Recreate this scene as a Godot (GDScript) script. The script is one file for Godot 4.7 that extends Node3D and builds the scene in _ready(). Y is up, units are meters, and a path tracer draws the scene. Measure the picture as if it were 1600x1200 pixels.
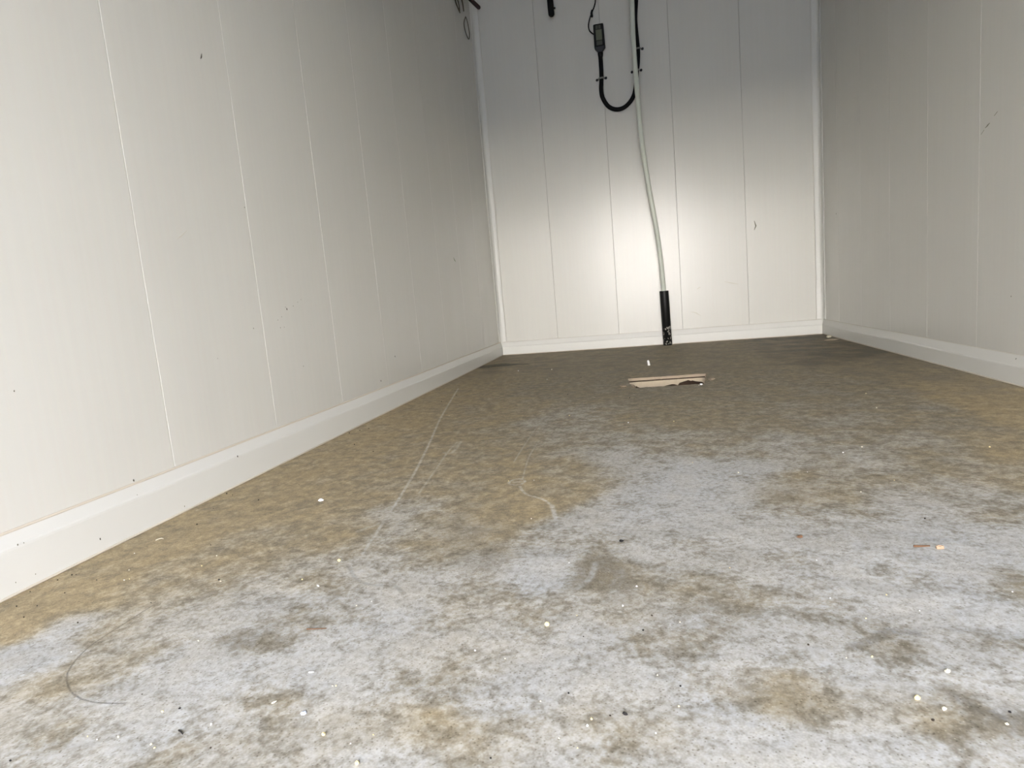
extends Node3D

# A narrow walk-in cooler seen from just inside its doorway, close to the floor.
# x to the right, y up, -z towards the back wall; metres.
const WL := -0.9641        # face of the left wall
const WR := 1.0568         # face of the right wall
const WB := -4.1298        # face of the back wall
const FRONT := 1.5        # inner face of the front wall, behind the camera
const CEIL := 2.55
const OPEN_L := -0.72       # the doorway
const OPEN_R := 0.88
const OPEN_TOP := 1.55

var used := {}
var M := {}
var rng := RandomNumberGenerator.new()

func _ready():
	rng.seed = 20417
	# ---- camera
	var cam := Camera3D.new()
	cam.name = "camera"
	add_child(cam, true)
	var right := Vector3(0.97543, -0.08589, -0.2029)
	var up := Vector3(0.05555, 0.98701, -0.15075)
	cam.transform = Transform3D(Basis(right, up, right.cross(up)).orthonormalized(), Vector3(0, 0.3798, 0))
	cam.fov = 62.918
	cam.near = 0.02
	cam.current = true
	# ---- sky and exposure
	var we := WorldEnvironment.new()
	we.name = "world_environment"
	var env := Environment.new()
	var sm := ProceduralSkyMaterial.new()
	sm.sky_top_color = Color(0.40, 0.54, 0.76)
	sm.sky_horizon_color = Color(1.0, 0.968, 0.925)
	sm.ground_horizon_color = Color(0.42, 0.40, 0.37)
	sm.ground_bottom_color = Color(0.36, 0.34, 0.31)
	sm.sky_curve = 0.42
	sm.energy_multiplier = 1.0
	var sky := Sky.new()
	sky.sky_material = sm
	env.background_mode = Environment.BG_SKY
	env.sky = sky
	env.ambient_light_source = Environment.AMBIENT_SOURCE_DISABLED
	env.tonemap_mode = Environment.TONE_MAPPER_LINEAR
	env.tonemap_exposure = 40.0
	env.sdfgi_enabled = true
	env.ssao_enabled = true
	env.ssil_enabled = true
	we.environment = env
	add_child(we, true)

	make_materials()
	build_floor()
	build_walls()
	build_shell()
	build_trim()
	build_plumbing()
	build_marks()
	build_debris()

# ------------------------------------------------------------------ naming
func numbered(n: String) -> String:
	if not used.has(n):
		used[n] = 0
		return n
	used[n] += 1
	return "%s_%03d" % [n, used[n]]

func tag(o: Node, label: String, category := "", group := ""):
	o.set_meta("label", label)
	if category != "":
		o.set_meta("category", category)
	if group != "":
		o.set_meta("group", group)

func structure(o: Node, label: String, category: String):
	tag(o, label, category)
	o.set_meta("kind", "structure")

func put(mesh: Mesh, called: String, mat: Material, parent: Node = null, at := Vector3.ZERO) -> MeshInstance3D:
	var o := MeshInstance3D.new()
	o.mesh = mesh
	if mat:
		o.material_override = mat
	o.position = at
	o.cast_shadow = GeometryInstance3D.SHADOW_CASTING_SETTING_ON
	if parent == null:
		o.name = numbered(called)
		add_child(o, true)
	else:
		o.name = called
		parent.add_child(o, true)
	return o

func root(called: String, at := Vector3.ZERO) -> Node3D:
	var o := Node3D.new()
	o.name = numbered(called)
	o.position = at
	add_child(o, true)
	return o

# ------------------------------------------------------------------ shapes
# A closed shape from triangles in any one winding: turned so that its front faces point outwards.
func solid(v: PackedVector3Array, tri: PackedInt32Array, uv := PackedVector2Array(), smooth := false) -> ArrayMesh:
	var vol := 0.0
	for i in range(0, tri.size(), 3):
		vol += v[tri[i]].dot(v[tri[i + 1]].cross(v[tri[i + 2]]))
	var st := SurfaceTool.new()
	st.begin(Mesh.PRIMITIVE_TRIANGLES)
	st.set_smooth_group(0 if smooth else -1)
	for i in range(0, tri.size(), 3):
		for k in ([0, 2, 1] if vol > 0.0 else [0, 1, 2]):
			var j := tri[i + k]
			st.set_uv(uv[j] if uv.size() > j else Vector2(v[j].x, v[j].y))
			st.add_vertex(v[j])
	st.generate_normals()
	return st.commit()

# Rings of equal size joined one after another, both ends closed (fans from the ring's first point).
func loft(rings: Array, smooth := false, closed_ends := true) -> ArrayMesh:
	var n: int = rings[0].size()
	var v := PackedVector3Array()
	var t := PackedInt32Array()
	for r in rings:
		v.append_array(r)
	for i in rings.size() - 1:
		for k in n:
			var a := i * n + k
			var b := i * n + (k + 1) % n
			t.append_array([a, b, b + n, a, b + n, a + n])
	if closed_ends:
		var e := (rings.size() - 1) * n
		for k in range(1, n - 1):
			t.append_array([0, k + 1, k])
			t.append_array([e, e + k, e + k + 1])
	return solid(v, t, PackedVector2Array(), smooth)

func smooth_path(pts: Array, step := 0.012) -> Array:
	var c := Curve3D.new()
	for i in pts.size():
		var p: Vector3 = pts[i]
		var tan := Vector3.ZERO
		if i > 0 and i < pts.size() - 1:
			tan = (pts[i + 1] - pts[i - 1]) / 6.0
			var lim: float = min(p.distance_to(pts[i - 1]), p.distance_to(pts[i + 1])) * 0.45
			tan = tan.limit_length(lim)
		c.add_point(p, -tan, tan)
	c.bake_interval = step
	var out := []
	for p in c.get_baked_points():
		if out.is_empty() or p.distance_to(out[-1]) > step * 0.3:
			out.append(p)
	return out

# A tube along a path; radii may change along it; domed for a rounded end.
func tube(path: Array, r0: float, sides := 20, r1 := -1.0, dome_start := false, dome_end := false) -> ArrayMesh:
	var rings := []
	var n := path.size()
	var d0: Vector3 = (path[1] - path[0]).normalized()
	var side := d0.cross(Vector3(0.31, 0.17, 0.93)).normalized()
	var mid := []
	for i in n:
		var d: Vector3 = (path[min(i + 1, n - 1)] - path[max(i - 1, 0)]).normalized()
		side = (side - d * side.dot(d)).normalized()
		var w := d.cross(side)
		var r: float = r0 if r1 < 0.0 else lerp(r0, r1, float(i) / (n - 1))
		if i == 0 and dome_start:
			for q in [0.15, 0.5, 0.85]:
				rings.append(ring(path[0] - d * r * (1.0 - sin(q * PI / 2)) , side, w, r * sin(acos(1.0 - sin(q * PI / 2))), sides))
		rings.append(ring(path[i], side, w, r, sides))
		if i == n - 1 and dome_end:
			for q in [0.3, 0.6, 0.85, 0.97]:
				rings.append(ring(path[i] + d * r * sin(q * PI / 2), side, w, r * cos(q * PI / 2), sides))
	return loft(rings, true)

func ring(c: Vector3, a: Vector3, b: Vector3, r: float, sides: int) -> PackedVector3Array:
	var p := PackedVector3Array()
	for k in sides:
		var t := TAU * k / sides
		p.append(c + (a * cos(t) + b * sin(t)) * r)
	return p

# A box with its edges cut at 45 degrees.
func chamfer_box(lo: Vector3, hi: Vector3, c: float) -> ArrayMesh:
	var rings := []
	for s in [[lo.y, c], [lo.y + c, 0.0], [hi.y - c, 0.0], [hi.y, c]]:
		var e: float = s[1]
		var p := PackedVector3Array()
		for q in [[lo.x + e + c, lo.z + e], [hi.x - e - c, lo.z + e], [hi.x - e, lo.z + e + c], [hi.x - e, hi.z - e - c], [hi.x - e - c, hi.z - e], [lo.x + e + c, hi.z - e], [lo.x + e, hi.z - e - c], [lo.x + e, lo.z + e + c]]:
			p.append(Vector3(q[0], s[0], q[1]))
		rings.append(p)
	return loft(rings)

# A small irregular lump lying on y = 0.
func lump(size: Vector3, seed_: int, rows := 4, cols := 7) -> ArrayMesh:
	var g := RandomNumberGenerator.new()
	g.seed = seed_
	var rings := []
	for i in rows + 1:
		var ph := PI * (i + 0.35) / (rows + 0.7) - PI / 2
		var p := PackedVector3Array()
		for k in cols:
			var t := TAU * k / cols
			var r := cos(ph) * g.randf_range(0.75, 1.15)
			p.append(Vector3(cos(t) * r * size.x * 0.5, max(0.0, (sin(ph) * 0.5 + 0.42) * size.y * g.randf_range(0.88, 1.1)), sin(t) * r * size.z * 0.5))
		rings.append(p)
	return loft(rings)

# ------------------------------------------------------------------ materials
func plain(c: Color, rough := 0.5, metal := 0.0) -> StandardMaterial3D:
	var m := StandardMaterial3D.new()
	m.albedo_color = c
	m.roughness = rough
	m.metallic = metal
	return m

func noise_of(f: float, oct: int, seed_: int, type := FastNoiseLite.TYPE_SIMPLEX_SMOOTH) -> FastNoiseLite:
	var n := FastNoiseLite.new()
	n.noise_type = type
	n.frequency = f
	n.fractal_octaves = oct
	n.seed = seed_
	return n

func make_materials():
	# painted steel skin of the insulated panels: faint vertical wipe streaks
	var streak := Image.create(512, 256, false, Image.FORMAT_RGB8)
	var ns := noise_of(0.045, 3, 5)
	var nf := noise_of(0.012, 3, 9)
	for y in 256:
		for x in 512:
			var a := ns.get_noise_2d(x * 3.0, y * 0.22)
			var b := nf.get_noise_2d(x, y)
			var v := 1.0 + 0.006 * a + 0.008 * b
			streak.set_pixel(x, y, Color(0.805 * v, 0.80 * v, 0.772 * v))
	var skin := StandardMaterial3D.new()
	skin.albedo_texture = ImageTexture.create_from_image(streak)
	skin.roughness = 0.25
	skin.metallic_specular = 0.45
	M.skin = skin
	M.core = plain(Color(0.50, 0.47, 0.40), 0.9)
	M.trim = plain(Color(0.815, 0.813, 0.79), 0.38)
	M.ceiling = plain(Color(0.66, 0.65, 0.62), 0.6)
	M.caulk = plain(Color(0.79, 0.755, 0.695), 0.6)
	M.caulk_clean = plain(Color(0.80, 0.785, 0.74), 0.6)
	M.black = plain(Color(0.065, 0.065, 0.065), 0.45)
	M.black.metallic_specular = 0.35
	M.rubber = plain(Color(0.07, 0.07, 0.068), 0.62)
	M.rubber.metallic_specular = 0.25
	M.pipe_in = plain(Color(0.02, 0.02, 0.02), 0.8)
	M.hose = plain(Color(0.80, 0.82, 0.77), 0.32)
	M.label_grey = plain(Color(0.27, 0.28, 0.25), 0.5)
	M.label_green = plain(Color(0.36, 0.38, 0.31), 0.5)
	M.strap = plain(Color(0.50, 0.50, 0.48), 0.45, 0.4)
	M.screw = plain(Color(0.05, 0.05, 0.05), 0.5)
	M.copper = plain(Color(0.16, 0.06, 0.045), 0.5)
	M.web = plain(Color(0.30, 0.28, 0.22), 0.9)
	M.scuff = plain(Color(0.44, 0.43, 0.37), 0.7)
	M.scuff_faint = plain(Color(0.75, 0.735, 0.68), 0.6)
	M.speck = plain(Color(0.30, 0.28, 0.24), 0.8)
	M.speck_green = plain(Color(0.40, 0.46, 0.34), 0.8)
	M.liner = plain(Color(0.76, 0.70, 0.60), 0.9)
	M.liner_rim = plain(Color(0.61, 0.55, 0.47), 0.9)
	M.grime = plain(Color(0.24, 0.175, 0.115), 0.95)
	M.pale = plain(Color(0.80, 0.775, 0.69), 0.85)
	M.cream = plain(Color(0.84, 0.78, 0.58), 0.8)
	M.white = plain(Color(0.86, 0.86, 0.85), 0.75)
	M.bluish = plain(Color(0.80, 0.84, 0.92), 0.6)
	M.dark = plain(Color(0.20, 0.165, 0.12), 0.9)
	M.black_bit = plain(Color(0.10, 0.085, 0.075), 0.9)
	M.brown = plain(Color(0.40, 0.29, 0.20), 0.9)
	M.tan = plain(Color(0.64, 0.55, 0.45), 0.9)
	M.scrape = plain(Color(0.55, 0.54, 0.51), 0.8)
	M.yard = plain(Color(0.58, 0.545, 0.49), 0.95)

# ------------------------------------------------------------------ the floor
# Stains of the concrete at their places on the floor: x, z, half width, half length, white film, tan, dark
var stains := PackedFloat32Array([
	-0.75,-3.43,0.35,0.46,0.05,0.45,0.35, -0.21,-3.35,0.29,0.43,0.05,0.2,0.3, 0.27,-3.23,0.25,0.39,0.05,0.3,0.25, 0.75,-3.39,0.17,0.35,0.08,0.3,0.5, 0.87,-2.47,0.10,0.21,0.12,0.35,0.3, 0.88,-2.04,0.07,0.14,0.1,0.75,0.25,
	0.87,-1.75,0.06,0.13,0.08,0.95,0.1, 0.70,-1.39,0.05,0.10,0.15,0.7,0.1, -0.86,-0.67,0.06,0.04,0.03,1,0, -0.86,-0.77,0.07,0.05,0.03,0.95,0, -0.86,-0.86,0.08,0.06,0.05,0.9,0, -0.86,-0.99,0.08,0.08,0.05,0.85,0.05,
	-0.85,-1.13,0.09,0.09,0.06,0.8,0.05, -0.86,-1.32,0.10,0.11,0.08,0.85,0, -0.85,-1.56,0.10,0.14,0.08,0.8,0.05, -0.85,-1.86,0.11,0.16,0.08,0.85,0.05, -0.86,-2.58,0.13,0.25,0.06,0.8,0.2, -0.76,-2.77,0.20,0.31,0.1,0.5,0.15,
	-0.31,-2.69,0.19,0.28,0.12,0.15,0.1, 0.01,-2.33,0.15,0.20,0.12,0.15,0.1, 0.37,-2.35,0.14,0.20,0.12,0.2,0.1, 0.57,-2.14,0.10,0.16,0.2,0.15,0.2, 0.63,-1.80,0.08,0.13,0.25,0.15,0.2, 0.68,-1.63,0.06,0.11,0.2,0.3,0.2,
	-0.51,-2.09,0.12,0.17,0.15,0.5,0.1, -0.59,-1.63,0.10,0.14,0.15,0.55,0.1, -0.62,-1.33,0.08,0.10,0.15,0.6,0.1, -0.67,-1.07,0.07,0.07,0.12,0.65,0.1, -0.68,-0.89,0.07,0.06,0.25,0.55,0.1, -0.72,-0.81,0.06,0.05,0.3,0.6,0,
	-0.72,-0.75,0.05,0.04,0.35,0.6,0, -0.24,-1.82,0.11,0.19,0.4,0.15,0, -0.37,-1.60,0.09,0.12,0.22,0.4,0.05, 0.01,-1.86,0.11,0.13,0.15,0.35,0.2, 0.19,-1.87,0.10,0.13,0.2,0.3,0.1, 0.36,-1.78,0.09,0.13,0.25,0.15,0.1,
	0.45,-1.61,0.08,0.12,0.35,0.15,0.1, 0.55,-1.41,0.06,0.09,0.35,0.2,0.1, 0.58,-1.20,0.04,0.07,0.3,0.45,0.1, -0.03,-1.58,0.08,0.08,0.45,0.1,0.1, 0.12,-1.50,0.08,0.09,0.35,0.2,0.05, 0.27,-1.47,0.07,0.09,0.45,0.1,0.1,
	-0.06,-1.35,0.06,0.09,0.6,0.05,0.1, 0.07,-1.27,0.07,0.09,0.75,0,0.05, 0.16,-1.28,0.05,0.07,0.7,0,0.05, 0.16,-1.14,0.04,0.05,0.55,0,0.1, -0.16,-1.26,0.06,0.09,0.3,0.5,0.05, -0.17,-1.14,0.04,0.05,0.12,0.75,0.15,
	-0.23,-1.18,0.05,0.07,0.15,0.7,0.05, -0.36,-1.28,0.07,0.09,0.15,0.6,0.1, -0.45,-1.29,0.07,0.09,0.25,0.5,0.05, -0.30,-1.11,0.06,0.07,0.15,0.65,0.15, -0.03,-1.08,0.05,0.07,0.72,0,0.05, 0.06,-1.04,0.05,0.06,0.72,0.05,0.05,
	-0.10,-1.05,0.04,0.06,0.6,0.1,0.05, 0.12,-1.00,0.05,0.06,0.62,0.05,0.1, 0.01,-0.93,0.05,0.05,0.62,0.1,0.1, 0.24,-1.15,0.05,0.06,0.4,0.35,0.3, 0.21,-1.12,0.03,0.03,0.2,0.6,0.45, 0.30,-1.15,0.05,0.06,0.35,0.35,0.25,
	0.35,-1.36,0.05,0.07,0.45,0.15,0.1, 0.39,-1.16,0.05,0.07,0.4,0.2,0.1, 0.39,-1.05,0.04,0.06,0.6,0,0.1, 0.47,-1.09,0.04,0.06,0.45,0.1,0.1, 0.23,-1.01,0.05,0.06,0.58,0.05,0.2, 0.28,-0.96,0.04,0.05,0.6,0,0.15,
	0.38,-0.91,0.05,0.05,0.75,0,0, 0.46,-0.91,0.04,0.05,0.7,0,0, 0.54,-1.06,0.03,0.06,0.55,0.1,0, 0.26,-0.85,0.04,0.04,0.7,0.05,0.1, 0.18,-0.85,0.04,0.04,0.65,0.05,0.1, 0.11,-0.84,0.04,0.04,0.55,0.1,0.15,
	-0.45,-1.06,0.05,0.06,0.5,0.2,0, -0.45,-0.94,0.05,0.05,0.5,0.2,0.05, -0.37,-0.97,0.04,0.05,0.3,0.35,0.25, -0.29,-0.94,0.04,0.05,0.25,0.45,0.25, -0.29,-0.85,0.04,0.04,0.4,0.2,0.3, -0.55,-0.97,0.06,0.05,0.22,0.5,0.1,
	-0.58,-0.91,0.05,0.05,0.25,0.45,0.1, -0.50,-0.81,0.05,0.05,0.5,0.3,0, -0.42,-0.83,0.04,0.04,0.55,0.15,0.05, -0.17,-0.91,0.04,0.05,0.6,0.1,0.1, -0.17,-0.81,0.04,0.04,0.85,0,0, -0.24,-0.84,0.03,0.04,0.35,0.2,0.35,
	-0.30,-0.79,0.04,0.04,0.6,0.05,0.15, -0.24,-0.76,0.04,0.03,0.5,0.15,0.3, -0.32,-0.75,0.04,0.03,0.6,0.25,0.1, -0.09,-0.82,0.03,0.03,0.35,0.1,0.5, -0.05,-0.77,0.03,0.03,0.35,0.15,0.45, -0.10,-0.74,0.03,0.02,0.45,0.1,0.2,
	0.02,-0.80,0.04,0.04,0.5,0.05,0.2, 0.05,-0.74,0.03,0.03,0.42,0.05,0.35, -0.03,-0.73,0.04,0.03,0.5,0.25,0.2, -0.77,-0.63,0.04,0.03,0.8,0,0, -0.74,-0.56,0.04,0.03,0.85,0,0, -0.83,-0.62,0.03,0.02,0.1,1,0,
	-0.70,-0.63,0.04,0.03,0.4,0.45,0, -0.70,-0.69,0.04,0.03,0.4,0.5,0, -0.63,-0.57,0.04,0.03,0.45,0.4,0.1, -0.64,-0.60,0.03,0.02,0.45,0.1,0.25, -0.66,-0.53,0.04,0.02,0.45,0.45,0.05, -0.63,-0.66,0.05,0.03,0.6,0.2,0.1,
	-0.61,-0.73,0.05,0.04,0.55,0.25,0.05, -0.63,-0.69,0.03,0.02,0.5,0.1,0.3, -0.53,-0.70,0.04,0.03,0.6,0.05,0.2, -0.47,-0.66,0.03,0.03,0.5,0,0.35, -0.49,-0.61,0.03,0.02,0.4,0.05,0.45, -0.46,-0.71,0.04,0.03,0.65,0.05,0.1,
	-0.40,-0.70,0.04,0.03,0.6,0.1,0.05, -0.32,-0.67,0.04,0.04,0.75,0.1,0, -0.26,-0.68,0.04,0.03,0.6,0.2,0.05, -0.24,-0.70,0.03,0.03,0.5,0.35,0.15, -0.28,-0.61,0.04,0.03,0.6,0.25,0.05, -0.33,-0.59,0.04,0.03,0.7,0.15,0,
	-0.38,-0.56,0.04,0.03,0.75,0.1,0, -0.50,-0.56,0.05,0.03,0.75,0.05,0, -0.55,-0.56,0.04,0.03,0.7,0.1,0.05, -0.56,-0.52,0.04,0.03,0.65,0.1,0.05, -0.48,-0.47,0.04,0.02,0.7,0.1,0, -0.56,-0.46,0.04,0.02,0.6,0.15,0.05,
	-0.62,-0.46,0.04,0.02,0.5,0.3,0.05, -0.57,-0.42,0.03,0.02,0.6,0.1,0.05, -0.38,-0.51,0.03,0.02,0.5,0.2,0.25, -0.41,-0.55,0.03,0.02,0.65,0.15,0.05, -0.42,-0.49,0.03,0.02,0.65,0.2,0, -0.40,-0.44,0.03,0.02,0.5,0.25,0.15,
	-0.33,-0.45,0.03,0.02,0.5,0.3,0.1, -0.28,-0.49,0.03,0.02,0.5,0.35,0.05, -0.23,-0.49,0.03,0.02,0.4,0.5,0.1, -0.28,-0.54,0.03,0.02,0.65,0.15,0, -0.22,-0.55,0.03,0.02,0.6,0.2,0.05, -0.20,-0.61,0.04,0.03,0.55,0.3,0.1,
	-0.17,-0.65,0.04,0.03,0.55,0.15,0.1, -0.23,-0.45,0.03,0.02,0.65,0.2,0.05, -0.17,-0.48,0.03,0.02,0.55,0.35,0.1, -0.16,-0.53,0.03,0.02,0.7,0.15,0, -0.13,-0.57,0.03,0.03,0.7,0.1,0, -0.09,-0.63,0.03,0.03,0.65,0.1,0.05,
	-0.07,-0.57,0.03,0.03,0.62,0.15,0.05, -0.07,-0.52,0.02,0.02,0.5,0.45,0.05, -0.11,-0.49,0.03,0.02,0.65,0.3,0.05, -0.04,-0.54,0.03,0.02,0.6,0.2,0.05, -0.01,-0.51,0.03,0.02,0.55,0.35,0.05, -0.03,-0.61,0.03,0.03,0.65,0.1,0.05,
	0.01,-0.65,0.03,0.03,0.5,0.1,0.25, 0.04,-0.68,0.03,0.03,0.5,0.05,0.35, -0.05,-0.47,0.03,0.02,0.65,0.2,0, 0.04,-0.60,0.03,0.03,0.65,0.05,0.1, 0.07,-0.58,0.03,0.02,0.4,0.2,0.35, 0.10,-0.57,0.03,0.02,0.35,0.45,0.3,
	0.13,-0.54,0.03,0.02,0.38,0.35,0.3, 0.03,-0.53,0.03,0.02,0.72,0.1,0, 0.05,-0.50,0.03,0.02,0.72,0.2,0, 0.10,-0.50,0.03,0.02,0.75,0.15,0, 0.09,-0.64,0.03,0.03,0.62,0.05,0.15, 0.14,-0.67,0.03,0.03,0.6,0.05,0.2,
	0.18,-0.70,0.03,0.03,0.62,0.05,0.15, 0.21,-0.65,0.03,0.03,0.45,0,0.35, 0.25,-0.68,0.03,0.03,0.5,0,0.3, 0.18,-0.61,0.03,0.03,0.68,0.05,0.1, 0.28,-0.73,0.03,0.04,0.72,0.05,0.05, 0.34,-0.73,0.03,0.03,0.75,0,0.05,
	0.40,-0.79,0.02,0.03,0.4,0.1,0.4, 0.29,-0.65,0.03,0.03,0.6,0,0.15, 0.30,-0.62,0.03,0.03,0.65,0.05,0.1, 0.24,-0.60,0.03,0.02,0.65,0.05,0.1, 0.18,-0.56,0.02,0.02,0.5,0.2,0.2, 0.21,-0.54,0.02,0.02,0.42,0.45,0.25,
	0.16,-0.51,0.03,0.02,0.7,0.1,0.05, 0.25,-0.57,0.02,0.02,0.6,0.1,0.15, 0.26,-0.54,0.02,0.02,0.4,0.1,0.45, 0.21,-0.50,0.03,0.02,0.65,0.05,0.1, 0.26,-0.50,0.02,0.02,0.6,0.1,0.2, 0.28,-0.81,0.04,0.04,0.7,0.1,0.05,
	0.35,-0.81,0.03,0.04,0.75,0.05,0, 0.10,-1.13,0.04,0.06,0.75,0,0])

# Lines scraped, dripped or dragged on the floor: width, strength (below 0: dark), then x, z of each point
var strokes := [
	[0.007, 0.75, -0.833, -2.661, -0.70, -2.017, -0.61, -1.637, -0.544, -1.345, -0.50, -1.119, -0.474, -0.968, -0.457, -0.871],
	[0.006, 0.5, -0.525, -1.624, -0.518, -1.512, -0.495, -1.341, -0.474, -1.177],
	[0.011, 0.5, -0.516, -1.623, -0.503, -1.498, -0.527, -1.507],
	[0.006, 0.75, -0.268, -1.206, -0.246, -1.156, -0.208, -1.123, -0.185, -1.087],
	[0.009, 0.9, -0.185, -1.087, -0.169, -1.021, -0.163, -0.985],
	[0.006, 0.7, -0.2625, -1.2365, -0.268, -1.252, -0.2797, -1.258, -0.292, -1.252, -0.297, -1.2365, -0.292, -1.221, -0.2797, -1.215, -0.268, -1.221, -0.2625, -1.2365],
	[0.014, 0.4, -0.285, -1.236, -0.274, -1.238],
	[0.004, 0.45, -0.329, -1.819, -0.324, -1.559, -0.319, -1.393],
	[0.004, 0.5, -0.293, -1.589, -0.29, -1.43, -0.272, -1.258],
	[0.016, 0.6, -0.406, -1.096, -0.449, -1.09, -0.477, -1.063, -0.482, -1.014],
	[0.010, 0.45, -0.398, -1.133, -0.438, -1.079, -0.51, -0.968],
	[0.014, 0.4, 0.02, -1.046, -0.022, -0.974, -0.05, -0.91],
	[0.014, 0.4, 0.054, -1.077, -0.007, -0.974, -0.041, -0.898],
	[0.010, 0.5, 0.374, -1.078, 0.408, -1.109, 0.409, -1.062, 0.392, -1.006],
	[0.010, 0.5, 0.35, -1.035, 0.388, -1.078, 0.385, -1.033, 0.369, -0.98],
	[0.007, 0.5, 0.156, -1.461, 0.098, -1.53, 0.058, -1.474],
	[0.012, 0.6, -0.206, -0.83, -0.171, -0.79, -0.146, -0.746],
	[0.010, 0.6, -0.088, -0.842, -0.093, -0.792, -0.118, -0.75, -0.149, -0.737],
	[0.012, 0.35, -0.109, -1.904, -0.238, -2.018, -0.324, -1.883],
	[0.0018, -0.34, -0.691, -0.699, -0.692, -0.64, -0.691, -0.594, -0.676, -0.555, -0.656, -0.53, -0.621, -0.506, -0.586, -0.496, -0.547, -0.497],
	[0.006, -0.13, -0.458, -0.826, -0.421, -0.78, -0.385, -0.766, -0.361, -0.766, -0.336, -0.743],
	[0.012, -0.14, 0.189, -0.648, 0.211, -0.661, 0.232, -0.681, 0.255, -0.676],
	[0.010, -0.16, 0.247, -0.575, 0.255, -0.558, 0.269, -0.547],
	[0.15, -0.55, -0.91, -3.49, -0.84, -3.51],
	[0.09, -0.55, -0.85, -3.51, -0.76, -3.50],
	[0.05, -0.4, -0.76, -3.50, -0.68, -3.49],
	[0.08, -0.35, 0.75, -3.98, 0.96, -3.96],
]

func field_image(x0: float, z0: float, px: float, w: int, h: int) -> PackedFloat32Array:
	# the three amounts, blended from the stains on a coarse grid, then made smooth
	var gw := 96
	var gh := 96
	var im := Image.create(gw, gh, false, Image.FORMAT_RGBF)
	var n := stains.size() / 7
	for j in gh:
		var z := z0 - (j + 0.5) / gh * h * px
		for i in gw:
			var x := x0 + (i + 0.5) / gw * w * px
			var s := 0.0
			var a := 0.0
			var b := 0.0
			var c := 0.0
			for k in n:
				var o := k * 7
				var dx := (x - stains[o]) / stains[o + 2]
				var dz := (z - stains[o + 1]) / stains[o + 3]
				var q := dx * dx + dz * dz
				var wt := exp(-q * 0.9) + 0.002 / (1.0 + q * q)
				s += wt
				a += wt * stains[o + 4]
				b += wt * stains[o + 5]
				c += wt * stains[o + 6]
			im.set_pixel(i, j, Color(a / s, b / s, c / s))
	im.resize(w, h, Image.INTERPOLATE_CUBIC)
	return im.get_data().to_float32_array()

func noise_bytes(f: float, oct: int, seed_: int, warp: float, x0: float, z0: float, px: float, w: int, h: int) -> PackedByteArray:
	var n := noise_of(f * px, oct, seed_)
	n.fractal_gain = 0.55
	n.offset = Vector3(x0 / px, -z0 / px, 0)
	if warp > 0.0:
		n.domain_warp_enabled = true
		n.domain_warp_amplitude = warp / px
		n.domain_warp_frequency = f * px * 0.7
		n.domain_warp_fractal_octaves = 3
	var im := n.get_image(w, h, false, false, false)
	im.convert(Image.FORMAT_L8)
	return im.get_data()

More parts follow.
